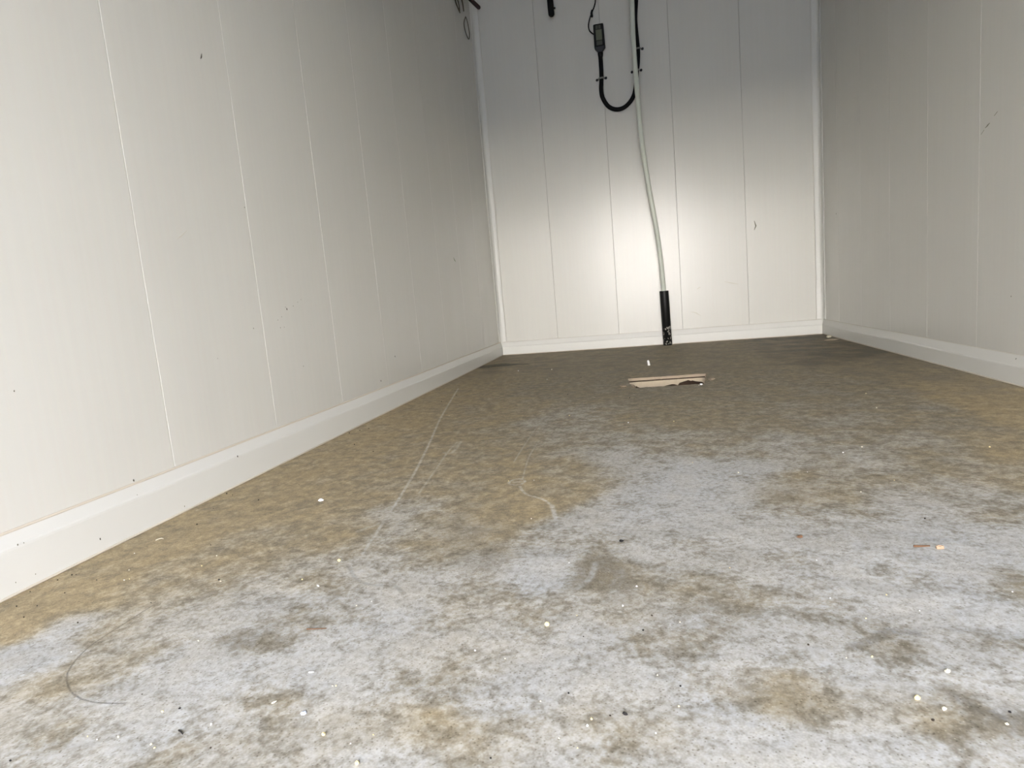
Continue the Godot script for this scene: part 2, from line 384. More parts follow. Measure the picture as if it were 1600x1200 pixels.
func floor_texture(x0: float, z0: float, px: float, w: int, h: int) -> ImageTexture:
	var fld := field_image(x0, z0, px, w, h)
	var na := noise_bytes(7.0, 4, 11, 0.05, x0, z0, px, w, h)
	var nb := noise_bytes(26.0, 4, 23, 0.02, x0, z0, px, w, h)
	var nc := noise_bytes(90.0, 3, 31, 0.0, x0, z0, px, w, h)
	var nd := noise_bytes(330.0, 2, 47, 0.0, x0, z0, px, w, h)
	var ne := noise_bytes(17.0, 2, 59, 0.06, x0, z0, px, w, h)
	var lines := PackedFloat32Array()
	lines.resize(w * h)
	for s in strokes:
		var half: float = s[0] * 0.5
		var g: float = s[1]
		var way := []
		for i in range(2, s.size() - 1, 2):
			way.append(Vector3(s[i], 0, s[i + 1]))
		way = smooth_path(way, 0.02)
		for i in way.size() - 1:
			var p := Vector2(way[i].x - x0, z0 - way[i].z) / px
			var q := Vector2(way[i + 1].x - x0, z0 - way[i + 1].z) / px
			var r := half / px * 1.6 + 1.0
			for y in range(maxi(0, int(min(p.y, q.y) - r)), mini(h, int(max(p.y, q.y) + r) + 1)):
				for x in range(maxi(0, int(min(p.x, q.x) - r)), mini(w, int(max(p.x, q.x) + r) + 1)):
					var c := Vector2(x + 0.5, y + 0.5)
					var e := Geometry2D.get_closest_point_to_segment(c, p, q).distance_to(c) * px / half
					var a := g * clampf(1.6 - e * 1.1, 0.0, 1.0)
					var o := y * w + x
					if absf(a) > absf(lines[o]):
						lines[o] = a
	var out := PackedByteArray()
	out.resize(w * h * 3)
	var amp := 1.0 / 128.0
	for o in w * h:
		var a := (na[o] - 128) * amp
		var b := (nb[o] - 128) * amp
		var c := (nc[o] - 128) * amp
		var d := (nd[o] - 128) * amp
		var fw := fld[o * 3]
		var ft := fld[o * 3 + 1]
		var fd := fld[o * 3 + 2]
		var m := a * 0.50 + b * 0.42 + c * 0.26
		# bare concrete: grey olive to tan
		var t := clampf(ft * 1.15 - 0.05 + (b * 0.5 - a * 0.35), 0.0, 1.0)
		var v := 1.0 + 0.13 * b + 0.12 * c + 0.14 * d
		var r := (0.530 + 0.105 * t) * v
		var g := (0.495 + 0.075 * t) * v
		var bl := (0.422 + 0.022 * t) * v
		# damp or dirty places
		var k := clampf((fd - 0.30 + m * 0.55) * 2.2, 0.0, 1.0) * 0.42
		r *= 1.0 - k
		g *= 1.0 - k
		bl *= 1.0 - k * 0.95
		# dried white film, patchy
		var wv := clampf((fw - 0.42 + m * 0.75) * 1.45 + 0.5, 0.0, 1.0)
		wv = wv * wv * (3.0 - 2.0 * wv) * (0.75 + 0.28 * c + 0.24 * d) * clampf(0.45 + fw * 0.75, 0.0, 1.0)
		# thin pale veins where the film breaks up
		var e := (ne[o] - 128) * amp
		var vein := clampf(1.0 - absf(e) * 9.0, 0.0, 1.0) * clampf(1.0 - absf(fw - 0.5) * 3.2, 0.0, 1.0) * clampf(0.5 + 1.6 * a, 0.0, 1.0)
		wv = minf(wv + vein * 0.34, 0.95)
		var l := lines[o] * clampf(0.78 + 0.55 * c + 0.4 * b, 0.0, 1.2)
		if l > 0.0:
			wv = maxf(wv, minf(l, 0.95))
		var warm := clampf(ft * 1.3 + 0.25 + a * 0.6, 0.0, 1.0)
		r += ((0.76 + 0.03 * warm) - r) * wv
		g += ((0.772 + 0.00 * warm) - g) * wv
		bl += ((0.778 - 0.05 * warm) - bl) * wv
		if l < 0.0:
			r *= 1.0 + l
			g *= 1.0 + l
			bl *= 1.0 + l
		if d > 0.62:   # pale grains set in the surface
			var gq := minf((d - 0.62) * 5.0, 0.7)
			r += (0.84 - r) * gq
			g += (0.81 - g) * gq
			bl += (0.72 - bl) * gq
		elif d < -0.66:  # pits
			r *= 0.72
			g *= 0.70
			bl *= 0.66
		out[o * 3] = clampi(int(r * 255.0), 0, 255)
		out[o * 3 + 1] = clampi(int(g * 255.0), 0, 255)
		out[o * 3 + 2] = clampi(int(bl * 255.0), 0, 255)
	var im := Image.create_from_data(w, h, false, Image.FORMAT_RGB8, out)
	return ImageTexture.create_from_image(im)

func concrete(tex: Texture2D) -> StandardMaterial3D:
	var m := StandardMaterial3D.new()
	m.albedo_texture = tex
	m.roughness = 0.62
	m.metallic_specular = 0.35
	var nt := NoiseTexture2D.new()
	nt.width = 512
	nt.height = 512
	nt.seamless = true
	nt.as_normal_map = true
	nt.bump_strength = 3.0
	nt.noise = noise_of(0.02, 5, 77)
	m.normal_enabled = true
	m.normal_texture = nt
	m.normal_scale = 0.35
	m.uv1_triplanar = false
	return m

func build_floor():
	var split := -1.62
	var x0 := WL
	var wide := WR - WL
	var zn := -0.30
	var px := wide / 2048.0
	var hn := int((zn - split) / px)
	var near_mat := concrete(floor_texture(x0, zn, px, 2048, hn))
	var px2 := wide / 1152.0
	var hf := int((split - WB) / px2) + 1
	var far_mat := concrete(floor_texture(x0, split, px2, 1152, hf))
	var edge_mat := plain(Color(0.68, 0.665, 0.63), 0.9)
	# the broken-edged drain opening
	var hole := PackedVector2Array()
	var g := RandomNumberGenerator.new()
	g.seed = 5
	var cs := [Vector2(-0.064, -2.407), Vector2(0.203, -2.421), Vector2(0.234, -2.69), Vector2(-0.09, -2.664)]
	for i in 4:
		var a: Vector2 = cs[i]
		var b: Vector2 = cs[(i + 1) % 4]
		for k in 14:
			var p := a.lerp(b, k / 14.0)
			hole.append(p + Vector2(g.randf_range(-1, 1), g.randf_range(-1, 1)) * (0.0035 if i % 2 == 0 else 0.006))
	var mesh := ArrayMesh.new()
	# three flat areas: by the doorway (plain), near, far
	var near_poly := PackedVector2Array([Vector2(x0, zn), Vector2(WR, zn), Vector2(WR, split), Vector2(x0, split)])
	add_flat(mesh, [near_poly], near_mat, x0, zn, wide, hn * px)
	var far_l := PackedVector2Array([Vector2(x0, split), Vector2(0.05, split), Vector2(0.05, WB), Vector2(x0, WB)])
	var far_r := PackedVector2Array([Vector2(0.05, split), Vector2(WR, split), Vector2(WR, WB), Vector2(0.05, WB)])
	var parts := []
	parts.append_array(Geometry2D.clip_polygons(far_l, hole))
	parts.append_array(Geometry2D.clip_polygons(far_r, hole))
	add_flat(mesh, parts, far_mat, x0, split, wide, hf * px2)
	var door_poly := PackedVector2Array([Vector2(x0 - 0.1, FRONT + 0.12), Vector2(WR + 0.1, FRONT + 0.12), Vector2(WR + 0.1, zn), Vector2(x0 - 0.1, zn)])
	add_flat(mesh, [door_poly], edge_mat, x0, FRONT, wide, 1.0)
	# rim of the slab inside the opening, the outer sides and the underside
	var st := SurfaceTool.new()
	st.begin(Mesh.PRIMITIVE_TRIANGLES)
	st.set_smooth_group(-1)
	for i in hole.size():
		var a := hole[i]
		var b := hole[(i + 1) % hole.size()]
		quad(st, Vector3(a.x, 0, a.y), Vector3(b.x, 0, b.y), Vector3(b.x, -0.011, b.y), Vector3(a.x, -0.011, a.y))
	var q := [Vector3(x0 - 0.1, 0, FRONT + 0.12), Vector3(WR + 0.1, 0, FRONT + 0.12), Vector3(WR + 0.1, 0, WB - 0.1), Vector3(x0 - 0.1, 0, WB - 0.1)]
	var down := Vector3(0, -0.16, 0)
	for i in 4:
		quad(st, q[i], q[i] + down, q[(i + 1) % 4] + down, q[(i + 1) % 4])
	quad(st, q[0] + down, q[3] + down, q[2] + down, q[1] + down)
	st.generate_normals()
	st.set_material(M.liner_rim)
	st.commit(mesh)
	var fl := put(mesh, "floor", null)
	structure(fl, "stained bare concrete floor with white film, scrapes and a rectangular drain opening", "floor")

	# recess under the opening: four rough walls and a dirty bottom
	var deep := -0.062
	var ins := [Vector2(-0.074, -2.398), Vector2(0.213, -2.411), Vector2(0.243, -2.699), Vector2(-0.1, -2.673)]
	var names := ["recess_wall", "recess_wall", "recess_wall", "recess_wall"]
	for i in 4:
		var a: Vector2 = ins[i]
		var b: Vector2 = ins[(i + 1) % 4]
		var rows := []
		var out2 := (b - a).orthogonal().normalized()
		var mid: Vector2 = (ins[0] + ins[1] + ins[2] + ins[3]) / 4.0
		if out2.dot(a - mid) < 0:
			out2 = -out2
		for k in 25:
			var p := a.lerp(b, k / 24.0)
			var w1 := g.randf_range(-0.003, 0.003)
			var w2 := g.randf_range(-0.004, 0.002)
			var pi1 := p + out2 * w1
			var pi2 := p - out2 * (0.006 + w2)
			var po := p + out2 * 0.03
			rows.append(PackedVector3Array([Vector3(pi1.x, -0.0115, pi1.y), Vector3(pi2.x, -0.018, pi2.y), Vector3(pi2.x, deep, pi2.y), Vector3(po.x, deep, po.y), Vector3(po.x, -0.0115, po.y)]))
		put(loft(rows), names[i], M.liner, fl)
	put(tube([Vector3(-0.092, -0.0135, -2.662), Vector3(0.06, -0.0125, -2.674), Vector3(0.232, -0.0135, -2.689)], 0.0022, 6), "crack", M.grime, fl)
	put(chamfer_box(Vector3(-0.13, deep - 0.02, -2.74), Vector3(0.27, deep + 0.001, -2.37), 0.002), "recess_bottom", M.grime, fl)
	# crumbled mortar ledge at both ends and grime in the corners
	for e in [[-0.085, -2.47, 0.05, 0.02, 0.12, 3], [0.225, -2.52, 0.04, 0.018, 0.13, 8], [-0.07, -2.55, 0.04, 0.03, 0.1, 9]]:
		put(lump(Vector3(e[2], e[3], e[4]), e[5], 4, 9), "mortar_crumble", M.liner_rim, fl, Vector3(e[0], -0.018 - e[3] * 0.6, e[1]))
	for e in [[0.165, -2.662, 0.10, 0.043, 0.05, 4], [0.09, -2.66, 0.10, 0.029, 0.05, 5], [0.0, -2.655, 0.14, 0.024, 0.05, 7], [-0.058, -2.63, 0.05, 0.036, 0.05, 6], [0.208, -2.665, 0.04, 0.034, 0.05, 9]]:
		put(lump(Vector3(e[2], e[3], e[4]), e[5], 4, 9), "grime", M.grime, fl, Vector3(e[0], deep, e[1]))

func add_flat(mesh: ArrayMesh, polys: Array, mat: Material, x0: float, z0: float, w: float, d: float):
	var st := SurfaceTool.new()
	st.begin(Mesh.PRIMITIVE_TRIANGLES)
	for poly in polys:
		var tri := Geometry2D.triangulate_polygon(poly)
		for i in range(0, tri.size(), 3):
			var p := [poly[tri[i]], poly[tri[i + 1]], poly[tri[i + 2]]]
			var area: float = (p[1] - p[0]).cross(p[2] - p[0])
			for k in ([0, 1, 2] if area > 0.0 else [0, 2, 1]):
				var v: Vector2 = p[k]
				st.set_normal(Vector3.UP)
				st.set_tangent(Plane(1, 0, 0, 1))
				st.set_uv(Vector2((v.x - x0) / w, (z0 - v.y) / d))
				st.add_vertex(Vector3(v.x, 0, v.y))
	st.set_material(mat)
	st.commit(mesh)

func quad(st: SurfaceTool, a: Vector3, b: Vector3, c: Vector3, d: Vector3):
	for v in [a, b, c, a, c, d]:
		st.add_vertex(v)

# ------------------------------------------------------------------ the walls
# One insulated panel: a board 20 mm thick whose two upright edges fold back into the joint.
# u runs along the wall, d away from the room.
func panel_mesh(width: float, height: float, uo: float) -> ArrayMesh:
	var b := 0.0015     # fold
	var t := 0.02
	var prof := [Vector2(0.0005, t), Vector2(0.0004, 0.0014), Vector2(b * 0.45, 0.0004), Vector2(b, 0.0), Vector2(width - b, 0.0), Vector2(width - b * 0.45, 0.0004), Vector2(width - 0.0004, 0.0014), Vector2(width - 0.0005, t)]
	var v := PackedVector3Array()
	var uv := PackedVector2Array()
	var tri := PackedInt32Array()
	var n := prof.size()
	for y in [0.0, height]:
		for p in prof:
			v.append(Vector3(p.x, y, -p.y))
			uv.append(Vector2((uo + p.x) / 1.3, -y / 2.6))
	for k in n:
		var a := k
		var c := (k + 1) % n
		tri.append_array([a, c, c + n, a, c + n, a + n])
	for k in range(1, n - 1):
		tri.append_array([0, k + 1, k, n, n + k, n + k + 1])
	return solid(v, tri, uv)

func wall(called: String, label: String, slab_lo: Vector3, slab_hi: Vector3, joints: Array, origin: Vector3, turn: float):
	var w := put(chamfer_box(slab_lo, slab_hi, 0.002), called, M.core)
	structure(w, label, "wall")
	for i in joints.size() - 1:
		var a: float = joints[i]
		var m := panel_mesh(joints[i + 1] - a, CEIL, a + i * 0.37)
		var p := put(m, "wall_panel", M.skin, w)
		p.rotation.y = turn
		p.position = origin + Vector3(a, 0, 0).rotated(Vector3.UP, turn)
	return w

func build_walls():
	# joints measured along each wall
	var jl := [0.0]
	for k in range(-7, 9):
		var z := -1.0857 - 0.3736 * k
		if z < FRONT - 0.02 and z > WB + 0.03:
			jl.append(FRONT - z)
	jl.append(FRONT - WB)
	wall("wall_left", "long left wall of tall cream-white insulated panels with fine upright joints", Vector3(WL - 0.12, -0.02, WB - 0.1), Vector3(WL - 0.0205, CEIL, FRONT), jl, Vector3(WL, 0, FRONT), PI / 2)
	var jb := [0.0]
	for k in 5:
		var x := -0.572 + 0.4 * k
		if x < WR - 0.05:
			jb.append(x - WL)
	jb.append(WR - WL)
	wall("wall_back", "narrow far wall of five cream-white panels behind the pale hose", Vector3(WL - 0.02, -0.02, WB - 0.12), Vector3(WR + 0.02, CEIL, WB - 0.0205), jb, Vector3(WL, 0, WB), 0.0)
	var jr := [0.0]
	for k in range(12, -10, -1):
		var z := -2.3259 - 0.3736 * k
		if z > WB + 0.03 and z < FRONT - 0.02:
			jr.append(z - WB)
	jr.append(FRONT - WB)
	wall("wall_right", "right wall of cream-white panels, duller than the left one", Vector3(WR + 0.0205, -0.02, WB - 0.1), Vector3(WR + 0.12, CEIL, FRONT), jr, Vector3(WR, 0, WB), -PI / 2)

func build_shell():
	var c := put(chamfer_box(Vector3(WL - 0.12, CEIL, WB - 0.12), Vector3(WR + 0.12, CEIL + 0.12, FRONT + 0.12), 0.003), "ceiling", M.ceiling)
	structure(c, "plain pale ceiling of the cooler above the frame", "ceiling")
	# front wall with the doorway, one frame-shaped slab
	var ring_out := [Vector2(WL - 0.12, 0.0), Vector2(WL - 0.12, CEIL), Vector2(WR + 0.12, CEIL), Vector2(WR + 0.12, 0.0)]
	var ring_in := [Vector2(OPEN_L, 0.0), Vector2(OPEN_L, OPEN_TOP), Vector2(OPEN_R, OPEN_TOP), Vector2(OPEN_R, 0.0)]
	var rows := []
	for i in 4:
		var o: Vector2 = ring_out[i]
		var n: Vector2 = ring_in[i]
		rows.append(PackedVector3Array([Vector3(o.x, o.y, FRONT), Vector3(n.x, n.y, FRONT), Vector3(n.x, n.y, FRONT + 0.12), Vector3(o.x, o.y, FRONT + 0.12)]))
	var f := put(loft(rows), "wall_front", M.trim)
	structure(f, "front wall with the open doorway behind the viewer", "wall")
	var y := put(chamfer_box(Vector3(-60, -0.2, FRONT + 0.12), Vector3(60, -0.02, 120), 0.01), "ground", M.yard)
	structure(y, "gravel yard outside the open doorway", "ground")

# ------------------------------------------------------------------ trim
# Baseboard section: d into the room, h up; eased nose between the face and the sloping top.
func base_section(h1: float, h2: float, d: float) -> Array:
	return [Vector2(0, 0), Vector2(d, 0), Vector2(d, h1 - 0.005), Vector2(d - 0.0006, h1 - 0.0015), Vector2(d - 0.0025, h1 + 0.0015), Vector2(0.0025, h2 - 0.0012), Vector2(0.0012, h2), Vector2(0, h2)]

func baseboard(called: String, label: String, a: Vector3, b: Vector3, into: Vector3, h1a: float, h2a: float, h1b: float, h2b: float, steps := 12):
	var rings := []
	var top := []
	var foot := []
	var g := RandomNumberGenerator.new()
	g.seed = called.length() * 7 + 1
	for i in steps + 1:
		var t := float(i) / steps
		var p := a.lerp(b, t)
		var wob := g.randf_range(-0.0012, 0.0012)
		var r := PackedVector3Array()
		for q in base_section(lerp(h1a, h1b, t) + wob, lerp(h2a, h2b, t) + wob * 0.5, 0.012):
			r.append(p + into * q.x + Vector3.UP * q.y)
		rings.append(r)
		top.append(p + into * 0.001 + Vector3.UP * (lerp(h2a, h2b, t) + wob * 0.5 + 0.0003))
		foot.append(p + into * 0.0125 + Vector3.UP * 0.0022)
	var o := put(loft(rings), called, M.trim)
	structure(o, label, "baseboard")
	put(tube(top, 0.0026 if called == "baseboard_left" else 0.0014, 8), "caulk_bead", M.caulk if called == "baseboard_left" else M.caulk_clean, o)
	put(tube(foot, 0.0022, 8), "stained_foot_seal", M.caulk, o)
	return o

func build_trim():
	baseboard("baseboard_left", "pale plastic baseboard with a sloping top along the long left wall", Vector3(WL, 0, FRONT), Vector3(WL, 0, WB), Vector3.RIGHT, 0.0815, 0.0965, 0.057, 0.088, 18)
	baseboard("baseboard_back", "pale plastic baseboard across the foot of the far wall", Vector3(WL + 0.0132, 0, WB), Vector3(WR - 0.0132, 0, WB), Vector3(0, 0, 1), 0.0568, 0.0875, 0.0568, 0.0885, 10)
	baseboard("baseboard_right", "pale plastic baseboard along the duller right wall", Vector3(WR, 0, WB), Vector3(WR, 0, FRONT), Vector3.LEFT, 0.0568, 0.0875, 0.0585, 0.089, 18)
	# coved angle strips in the two far corners
	for s in [[WL, 1.0, "trim_1", "upright coved corner strip between the left and far walls"], [WR, -1.0, "trim_2", "upright coved corner strip between the far and right walls"]]:
		var rings := []
		var k: float = s[1]
		for y in [0.092, CEIL]:
			var r := PackedVector3Array()
			var sec := [Vector2(0, 0), Vector2(0.042, 0), Vector2(0.042, 0.002), Vector2(0.039, 0.004)]
			for q in 6:
				var t := PI / 2 * q / 5.0
				sec.append(Vector2(0.026 - 0.021 * sin(t), 0.026 - 0.021 * cos(t)))
			sec.append_array([Vector2(0.004, 0.039), Vector2(0.002, 0.042), Vector2(0, 0.042)])
			for q in sec:
				r.append(Vector3(s[0] + k * q.x, y, WB + q.y))
			rings.append(r)
		var o := put(loft(rings), s[2], M.trim)
		structure(o, s[3], "trim")
		put(tube([Vector3(s[0] + k * 0.043, 0.092, WB + 0.0008), Vector3(s[0] + k * 0.043, CEIL, WB + 0.0008)], 0.0012, 8), "caulk_bead", M.caulk_clean, o)

# ------------------------------------------------------------------ pipes and cable
func build_plumbing():
	# black drain pipe standing in the floor
	var pb := Vector3(0.1292, 0, -4.0775)
	var p := root("drain_pipe", pb)
	tag(p, "short black plastic drain pipe standing in the concrete against the far baseboard", "pipe")
	var sec := []
	for e in [[0.0275, -0.03], [0.0275, 0.336], [0.0268, 0.3395], [0.0245, 0.34], [0.0238, 0.338], [0.0238, 0.05]]:
		sec.append(ring(Vector3(0, e[1], 0), Vector3.RIGHT, Vector3.BACK, e[0], 36))
	var top_lean := Vector3(0.0065, 0, -0.004)
	for r in sec.size():
		for k in 36:
			sec[r][k] += -top_lean * clampf(sec[r][k].y / 0.34, 0, 1)
	var pm := put(loft(sec, true), "pipe_wall", M.black, p)
	pm.set_meta("label", "matt black pipe wall")
	var g := RandomNumberGenerator.new()
	g.seed = 12
	for i in 44:   # pale scrapes near the foot
		var t := g.randf_range(0.15, PI - 0.15)
		var y := 0.008 + 0.105 * pow(g.randf(), 1.3)
		var s := g.randf_range(0.004, 0.013)
		var c := Vector3(cos(t) * 0.0274, y, sin(t) * 0.0274) - top_lean * y / 0.34
		var m := put(lump(Vector3(s, 0.0012, s * g.randf_range(0.8, 2.2)), 40 + i % 5, 3, 6), "scrape", M.scrape, p, c)
		m.basis = Basis(Vector3(-sin(t), 0, cos(t)), Vector3(cos(t), 0, sin(t)), Vector3(0, 1, 0)) * Basis(Vector3.UP, g.randf_range(-0.7, 0.7))
	# pale drain hose that drops into it
	var hose := [Vector3(0.03, CEIL, -4.02), Vector3(0.031, 2.3, -4.03), Vector3(0.0263, 2.05, -4.04), Vector3(0.0212, 1.838, -4.03), Vector3(0.0252, 1.585, -4.02), Vector3(0.0346, 1.288, -4.015), Vector3(0.0578, 1.022, -4.02), Vector3(0.0922, 0.751, -4.035), Vector3(0.1136, 0.516, -4.055), Vector3(0.1205, 0.345, -4.072), Vector3(0.1215, 0.22, -4.08)]
	var h := put(tube(smooth_path(hose, 0.02), 0.0142, 22), "drain_hose", M.hose)
	tag(h, "pale greenish white drain hose hanging down the far wall into the black pipe", "hose")

	# black cable with its connector box
	var zc := WB + 0.013
	var c := root("power_cable", Vector3(0.05, 2.05, zc))
	tag(c, "thick black cable looping down the far wall and up into a small connector box", "cable")
	var pts := []
	for e in [[0.062, CEIL], [0.061, 2.3], [0.0555, 2.12], [0.0425, 2.0], [0.0395, 1.94], [0.0425, 1.86], [0.0453, 1.793], [0.041, 1.72], [0.0325, 1.668], [0.0172, 1.567], [-0.007, 1.512], [-0.052, 1.4735], [-0.1025, 1.4665], [-0.149, 1.491], [-0.1805, 1.544], [-0.1872, 1.595], [-0.1812, 1.656], [-0.179, 1.72], [-0.1785, 1.812]]:
		pts.append(Vector3(e[0] - 0.05, e[1] - 2.05, 0.0))
	put(tube(smooth_path(pts, 0.012), 0.0128, 16), "sheath", M.rubber, c)
	# connector box: tapered housing, face label, lower collar
	var bx := Vector3(-0.1790 - 0.05, 1.893 - 2.05, 0.012)
	var hull := []
	for e in [[-0.088, 0.014, 0.012], [-0.082, 0.016, 0.013], [-0.066, 0.0295, 0.018], [-0.06, 0.0325, 0.02], [0.064, 0.0305, 0.02], [0.069, 0.029, 0.018]]:
		var r := PackedVector3Array()
		for q in [[-1, -0.8], [-1, 0.75], [-0.86, 1], [0.86, 1], [1, 0.75], [1, -0.8], [0.86, -1], [-0.86, -1]]:
			r.append(bx + Vector3(q[0] * e[1] - e[0] * 0.015, e[0], q[1] * e[2]))
		hull.append(r)
	var housing := put(loft(hull), "connector_box", M.black, c)
	var f0 := bx + Vector3(0, 0, 0.0195)
	put(chamfer_box(f0 + Vector3(-0.018, -0.024, 0), f0 + Vector3(0.018, 0.036, 0.002), 0.0006), "face_label", M.label_green, housing).set_meta("label", "grey green face label")
	put(chamfer_box(f0 + Vector3(-0.017, -0.052, 0), f0 + Vector3(0.018, -0.028, 0.002), 0.0006), "lower_label", M.label_grey, housing)
	for s in [-1.0, 1.0]:
		put(chamfer_box(f0 + Vector3(-0.009 + s * 0.0085, 0.04, 0), f0 + Vector3(0.005 + s * 0.0085, 0.061, 0.002), 0.0006), "latch", M.label_grey, housing)
	var gl := []
	for e in [[-0.085, 0.0155], [-0.094, 0.0165], [-0.097, 0.0150], [-0.101, 0.0160], [-0.104, 0.0145], [-0.110, 0.0140]]:
		gl.append(ring(bx + Vector3(0.001, e[0], -0.008), Vector3.RIGHT, Vector3.BACK, e[1], 18))
	put(loft(gl, true), "gland", M.black, housing)
	# thin lead on the left
	var w := []
	for e in [[-0.172, CEIL], [-0.178, 2.3], [-0.1884, 2.103], [-0.1984, 2.0687], [-0.216, 2.0356], [-0.2330, 1.995], [-0.2390, 1.965], [-0.2320, 1.9363], [-0.2060, 1.912]]:
		w.append(Vector3(e[0] - 0.05, e[1] - 2.05, 0.008))
	var lead := put(tube(smooth_path(w, 0.01), 0.0036, 10), "thin_lead", M.rubber, c)
	put(tube([Vector3(-0.2650, -0.0310, 0.008), Vector3(-0.2655, -0.012, 0.008), Vector3(-0.2618, 0.0, 0.008)], 0.0075, 12, 0.0065, true, true), "splice", M.rubber, lead)

	# straps that hold the cable to the wall
	var names := ["small grey strap with black screws on the lower left leg of the cable loop", "small grey strap with black screws, upper of two on the cable's right leg", "small grey strap, lower of two on the right cable leg, behind hose"]
	var spots := [Vector3(-0.1821, 1.6585, 0.09), Vector3(0.0453, 1.7935, 0.02), Vector3(0.0305, 1.6725, 0.06)]
	for i in 3:
		var s := root("cable_strap", Vector3(spots[i].x, spots[i].y, WB))
		s.rotation.z = spots[i].z
		tag(s, names[i], "strap")
		var rings := []
		for e in [[-0.030, 0.0022], [-0.0185, 0.0022], [-0.0155, 0.014], [-0.0115, 0.0235], [-0.006, 0.0275], [0.0, 0.0285], [0.006, 0.0275], [0.0115, 0.0235], [0.0155, 0.014], [0.0185, 0.0022], [0.030, 0.0022]]:
			var o := Vector2(signf(e[0]) * 0.0016 if absf(e[0]) < 0.018 and absf(e[0]) > 0.001 else 0.0, 0.0016)
			var r := PackedVector3Array()
			for y in [-0.0048, 0.0048]:
				r.append(Vector3(e[0], y, e[1] - (0.0022 if absf(e[0]) > 0.018 else 0.0)))
			for y in [0.0048, -0.0048]:
				r.append(Vector3(e[0] + o.x, y, e[1] + 0.0016))
			rings.append(r)
		put(loft(rings), "band", M.strap, s)
		for k in [-1.0, 1.0]:
			var sc := []
			for e in [[0.0, 0.0075], [0.005, 0.0078], [0.0072, 0.006], [0.008, 0.003]]:
				sc.append(ring(Vector3(k * 0.0275, 0, e[0]), Vector3.RIGHT, Vector3.UP, e[1], 12))
			put(loft(sc, true), "screw", M.screw, s)

	# black pipe stub that ends short, hanging in front of the second panel
	var b := root("hanging_pipe", Vector3(-0.4519, 2.05, -4.05))
	tag(b, "thick black pipe with a rounded end hanging at the top of the far wall", "pipe")
	put(tube([Vector3(-0.006, 0.5, 0), Vector3(-0.002, 0.1, 0), Vector3(0, 0.0, 0)], 0.0185, 18, -1.0, false, true), "pipe_wall", M.rubber, b)
	put(tube([Vector3(0.012, 0.028, 0.004), Vector3(0.0235, 0.027, 0.006)], 0.006, 10, 0.005, false, true), "nub", M.rubber, b)
	# dark reddish pipe end leaning out of the corner
	var r2 := put(tube([Vector3(-1.02, 2.305, -4.045), Vector3(-0.9399, 2.213, -4.05), Vector3(-0.897, 2.1645, -4.053)], 0.0125, 16, -1.0, false, true), "corner_pipe", M.copper)
	tag(r2, "dark reddish brown pipe end slanting out of the far left corner at the top", "pipe")

# ------------------------------------------------------------------ marks on the walls
# A thin smear lying on a wall: points on the wall, width at the middle.
func smear(parent: Node, called: String, mat: Material, pts: Array, width: float, out: Vector3, thick := 0.0004):
	var rings := []
	var n := pts.size()
	for i in n:
		var d: Vector3 = (pts[min(i + 1, n - 1)] - pts[max(i - 1, 0)]).normalized()
		var s := d.cross(out).normalized() * width * 0.5 * (0.35 if i == 0 or i == n - 1 else 1.0)
		rings.append(PackedVector3Array([pts[i] - s, pts[i] + s, pts[i] + s * 0.6 + out * thick, pts[i] - s * 0.6 + out * thick]))
	put(loft(rings), called, mat, parent)

func build_marks():
	var left := get_node("wall_left")
	var back := get_node("wall_back")
	var rightw := get_node("wall_right")
	build_marks_at(left, back, rightw)
	# dusty cobweb strands in the top of the far left corner
	var w := root("cobweb", Vector3(WL + 0.004, 2.02, -3.95))
	tag(w, "dusty cobweb strands on the left wall near the far corner at the top", "cobweb")
	var loop := []
	for e in [[2.0764, -3.9397], [2.0193, -3.8849], [1.9763, -3.9047], [1.9601, -3.9703], [2.0043, -4.0005], [2.06, -3.975], [2.0764, -3.9397]]:
		loop.append(Vector3(0.003, e[0] - 2.02, e[1] + 3.95))
	put(tube(smooth_path(loop, 0.01), 0.0028, 6), "strand", M.web, w)
	for s in [[[2.16, -3.70], [2.10, -3.72], [2.07, -3.735], [2.045, -3.806]], [[2.17, -3.84], [2.1317, -3.8897], [2.09, -3.90]], [[2.16, -3.64], [2.12, -3.76], [2.08, -3.80], [2.05, -3.80]]]:
		var q := []
		for e in s:
			q.append(Vector3(0.004, e[0] - 2.02, e[1] + 3.95))
		put(tube(smooth_path(q, 0.01), 0.006, 6, 0.003), "dust_clump", M.web, w)

func on_left(list: Array, off := 0.0) -> Array:
	var out := []
	for e in list:
		out.append(Vector3(WL + off, e[0], e[1]))
	return out

